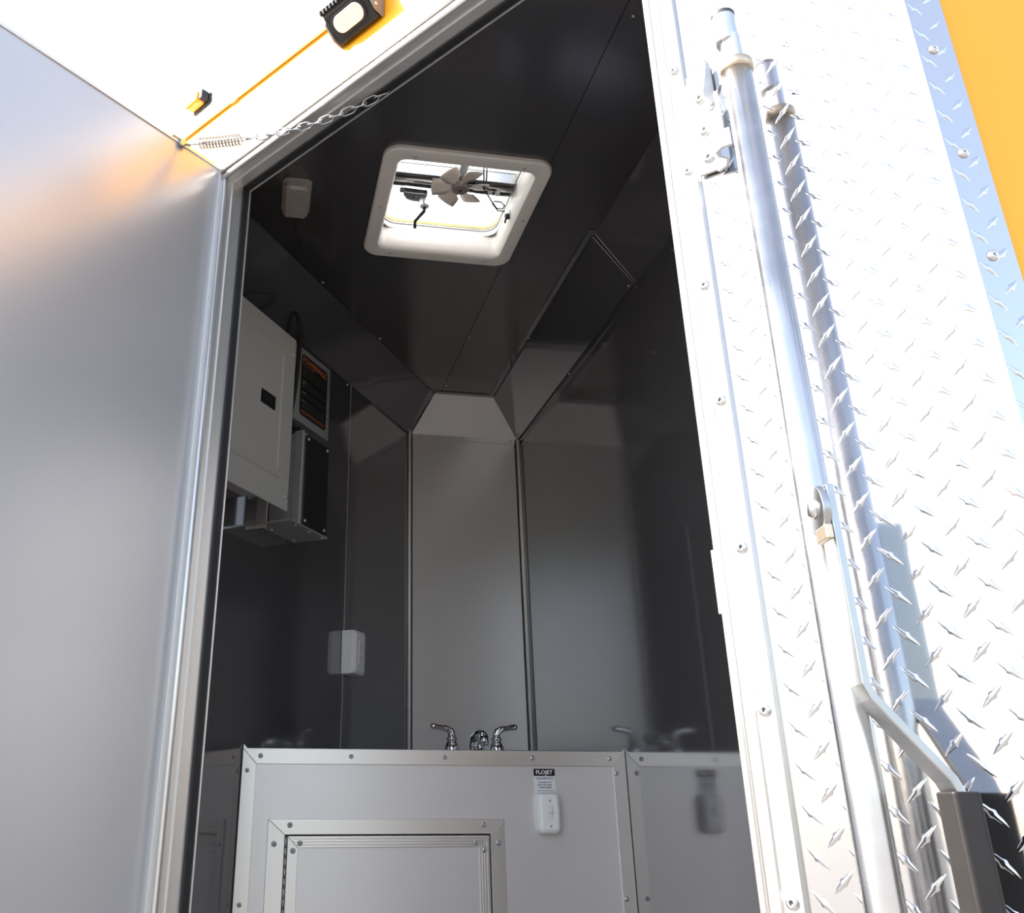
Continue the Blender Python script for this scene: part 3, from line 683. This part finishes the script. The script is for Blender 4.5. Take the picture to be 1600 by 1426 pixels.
# surround of the access door
fo = (.062, .601, -.020, -.675); fi = (.0995, .5690, -.0515, -.64)
ft = mitre('door_surround', [(fo[0], fo[2]), (fo[1], fo[2]), (fi[1], fi[2]), (fi[0], fi[2])], m='aluh')
fl_ = mitre('door_surround', [(fo[0], fo[2] - .0005), (fi[0], fi[2] - .0005), (fi[0], fi[3]), (fo[0], fo[3])])
fr_ = mitre('door_surround', [(fo[1], fo[2] - .0005), (fo[1], fo[3]), (fi[1], fi[3]), (fi[1], fi[2] - .0005)])
mitre('door_surround', [(fo[0], fo[3]), (fi[0], fi[3] - .0005), (fi[1], fi[3] - .0005), (fo[1], fo[3])], m='aluh')
for x in (.110, .552): screw(ft, x, CY - .004, -.032, .0060)
for z in (-.070, -.35): screw(fl_, .077, CY - .004, z, .0060); screw(fr_, .586, CY - .004, z, .0060)
ad = obj('access_door', BX(.1065, .5650, CY + .001, CY + .016, -.635, -.0545), 'cabpanel', cab)
di = (.1065, .5650, -.0545, -.635); dj = (.130, .541, -.078, -.61)
dt = mitre('door_trim', [(di[0], di[2]), (di[1], di[2]), (dj[1], dj[2]), (dj[0], dj[2])], ad, CY - .003, CY + .001, 'aluh')
dl_ = mitre('door_trim', [(di[0], di[2] - .0005), (dj[0], dj[2] - .0005), (dj[0], dj[3]), (di[0], di[3])], ad, CY - .003, CY + .001)
dr_ = mitre('door_trim', [(di[1], di[2] - .0005), (di[1], di[3]), (dj[1], dj[3]), (dj[1], dj[2] - .0005)], ad, CY - .003, CY + .001)
mitre('door_trim', [(di[0], di[3]), (dj[0], dj[3] - .0005), (dj[1], dj[3] - .0005), (di[1], di[3])], ad, CY - .003, CY + .001, 'aluh')
for i in range(3):
    obj('trim_groove', TB([(di[0] + .012, CY - .0032, di[2] - .006 - .006 * i), (di[1] - .012, CY - .0032, di[2] - .006 - .006 * i)], .0007, 6), 'aluh', dt)
    obj('trim_groove', TB([(di[1] - .006 - .006 * i, CY - .0032, di[2] - .012 - .006 * i), (di[1] - .006 - .006 * i, CY - .0032, di[3] + .02)], .0007, 6), 'alu', dr_)
for x in (.134, .533): screw(ad, x, CY - .003, -.069, .0060)
for x in (.119, .5525): screw(ad, x, CY - .003, -.084, .0060); screw(ad, x, CY - .003, -.36, .0060)
hgz = -.058; hg = obj('piano_hinge', BX(.0998, .1062, CY + .002, CY + .004, -.635, -.054), 'screwdk', ad)
while hgz > -.62:
    obj('knuckle', TB([(.103, CY - .001, hgz), (.103, CY - .001, hgz - .0185)], .0026, 8), 'alu', hg, I4, True); hgz -= .0200

# worktop with a cut-out, sink, tap
wt = root('worktop', 'pale worktop above the cabinet front, seen only at its edge', 'worktop', T(.45, 2.6, ZT))
sx0, sx1, sy0, sy1 = .44, .86, 2.36, 2.66
outl = [(XL + .006, CY + .004), (XP - .002, CY + .004), (XP - .002, YB - .002), (.508, YB - .002)]
VX0, VX1, VY0, VY1 = sx0, sx1, sy0, sy1
obj('slab', slab_with_hole(bmesh.new(), outl, ZT - .012, ZT), 'cabpanel', wt)
SF = T((sx0 + sx1) / 2, (sy0 + sy1) / 2, ZT)
sk = root('sink', 'steel drop-in sink with its raised rim behind the cabinet edge', 'sink', SF)
hx, hy = (sx1 - sx0) / 2, (sy1 - sy0) / 2
bm = loft(bmesh.new(), [ring(hx + .025, hy + .025, .04, .0005), ring(hx + .024, hy + .024, .04, .006), ring(hx - .005, hy - .005, .04, .007), ring(hx - .012, hy - .012, .04, -.002), ring(hx - .03, hy - .03, .05, -.14), ring(.03, .03, .028, -.148)], False, True)
obj('basin', bm, 'steel', sk, SF, True)
obj('drain', LA([(.024, 0), (.022, .002), (.010, .001), (0, .001)], 18, (0, 0, -.1475)), 'chrome', sk, SF, True)
FF = T(.640, 2.75, ZT)
fa_ = root('tap', 'chrome two-handle tap rising behind the cabinet edge', 'tap', FF)
obj('deck_plate', loft(bmesh.new(), [ring(.088, .026, .022, 0), ring(.088, .026, .022, .010), ring(.080, .020, .018, .018)], False, True), 'chrome', fa_, FF, True)
for sgn, hxp in ((-1, -.0655), (1, .0640)):
    v = obj('valve_body', LA([(.020, .014), (.021, .022), (.0205, .032), (.0165, .044), (.0125, .050), (.0125, .053), (.0150, .055), (.0150, .060), (.0120, .063), (0, .064)], 24, (hxp, 0, 0)), 'chrome', fa_, FF, True)
    hpt = [(hxp, 0, .060), (hxp, 0, .070), (hxp + sgn * .004, -.002, .079), (hxp + sgn * .014, -.003, .085), (hxp + sgn * .030, -.004, .0875), (hxp + sgn * .052, -.005, .0905), (hxp + sgn * .0585, -.005, .0915), (hxp + sgn * .0615, -.005, .092)]
    hnd = obj('lever', TB(hpt, [.0105, .0105, .0100, .0085, .0070, .0082, .0075, .003], 16), 'chrome', v, FF, True)
    obj('lever_collar', TB([(hxp + sgn * .0165, -.003, .0855), (hxp + sgn * .0205, -.0032, .0862)], .0088, 16), 'chrome', hnd, FF, True)
sp_ = obj('spout', TB([(.006, 0, .01), (.006, 0, .045), (.006, -.012, .062), (.006, -.045, .066), (.006, -.085, .056)], [.022, .021, .020, .017, .014], 18), 'chrome', fa_, FF, True)
obj('aerator', TB([(.006, -.090, .060), (.006, -.092, .036)], .012, 16), 'chrome', sp_, FF, True)
obj('lift_cap', LA([(.0215, .054), (.0225, .062), (.0225, .070), (.018, .077), (.008, .079), (0, .079)], 22, (.010, .0, 0)), 'chrome', sp_, FF, True)

# pump sticker and switch on the cabinet
st = root('pump_switch_sticker', 'small pump sticker with black heading on the cabinet front', 'sticker', T(.704, CY, .0355))
pgn = obj('paper', BX(.678, .730, CY - .0006, CY, .0365, .088), 'labelw', st)
hdg = obj('heading', BX(.678, .730, CY - .0008, CY - .0006, .0725, .0885), 'ink', st)
flat_text('lettering', 'FLOJET', .0122, hdg, I4, .704, CY - .0010, .0803, 'inkwhite', 1.08, .0002)
for i, (tx, sz, zz, sq) in enumerate((('WATER PUMP SWITCH', .0048, .0668, .86), ('Turn switch to Off', .0046, .0586, .9), ('When Tank is Empty', .0046, .0530, .9), ('or When Traveling', .0046, .0474, .9))):
    flat_text('lettering', tx, sz, pgn, I4, .704, CY - .0008, zz, 'inkgrey', sq, .00012)
bm = bmesh.new(); x = .685
while x < .722: wv = random.uniform(.002, .006); box(bm, x, x + wv, CY - .0008, CY - .0006, .0400, .0412); x += wv + .001
obj('fine_print', bm, 'inkgrey', pgn, kind='stuff')
ps = root('pump_switch', 'white rounded wall switch below the sticker on the cabinet front', 'switch', T(.705, CY, -.053))
loops = []
for d, ins in ((0, 0), (.016, .0005), (.022, .003), (.026, .008)):
    loops.append([(x_, CY - d, z_) for x_, z_ in rrect(.677 + ins, .734 - ins, -.053 + ins, .035 - ins, .013 - ins * .6)])
obj('housing', loft(bmesh.new(), loops, False, True), 'whpl', ps, I4, True)
ps.children[0].modifiers.new('edge', 'EDGE_SPLIT').split_angle = math.radians(38)
ip = obj('face_plate', PR(rrect(.688, .724, -.043, .026, .004), CY - .0275, CY - .026), 'whpl', ps, I4, bev=.0006)
obj('rocker_frame', PR(rrect(.699, .713, -.022, .008, .002), CY - .0282, CY - .0275), 'labelw', ip)
obj('toggle', PR([(CY - .0275, -.006), (CY - .0275, .005), (CY - .036, -.003), (CY - .037, -.006)], .7025, .7095, 'x'), 'whpl', ip, I4, bev=.0008)
for z in (.0185, -.0355): screw(ip, .706, CY - .0275, z, .0028)
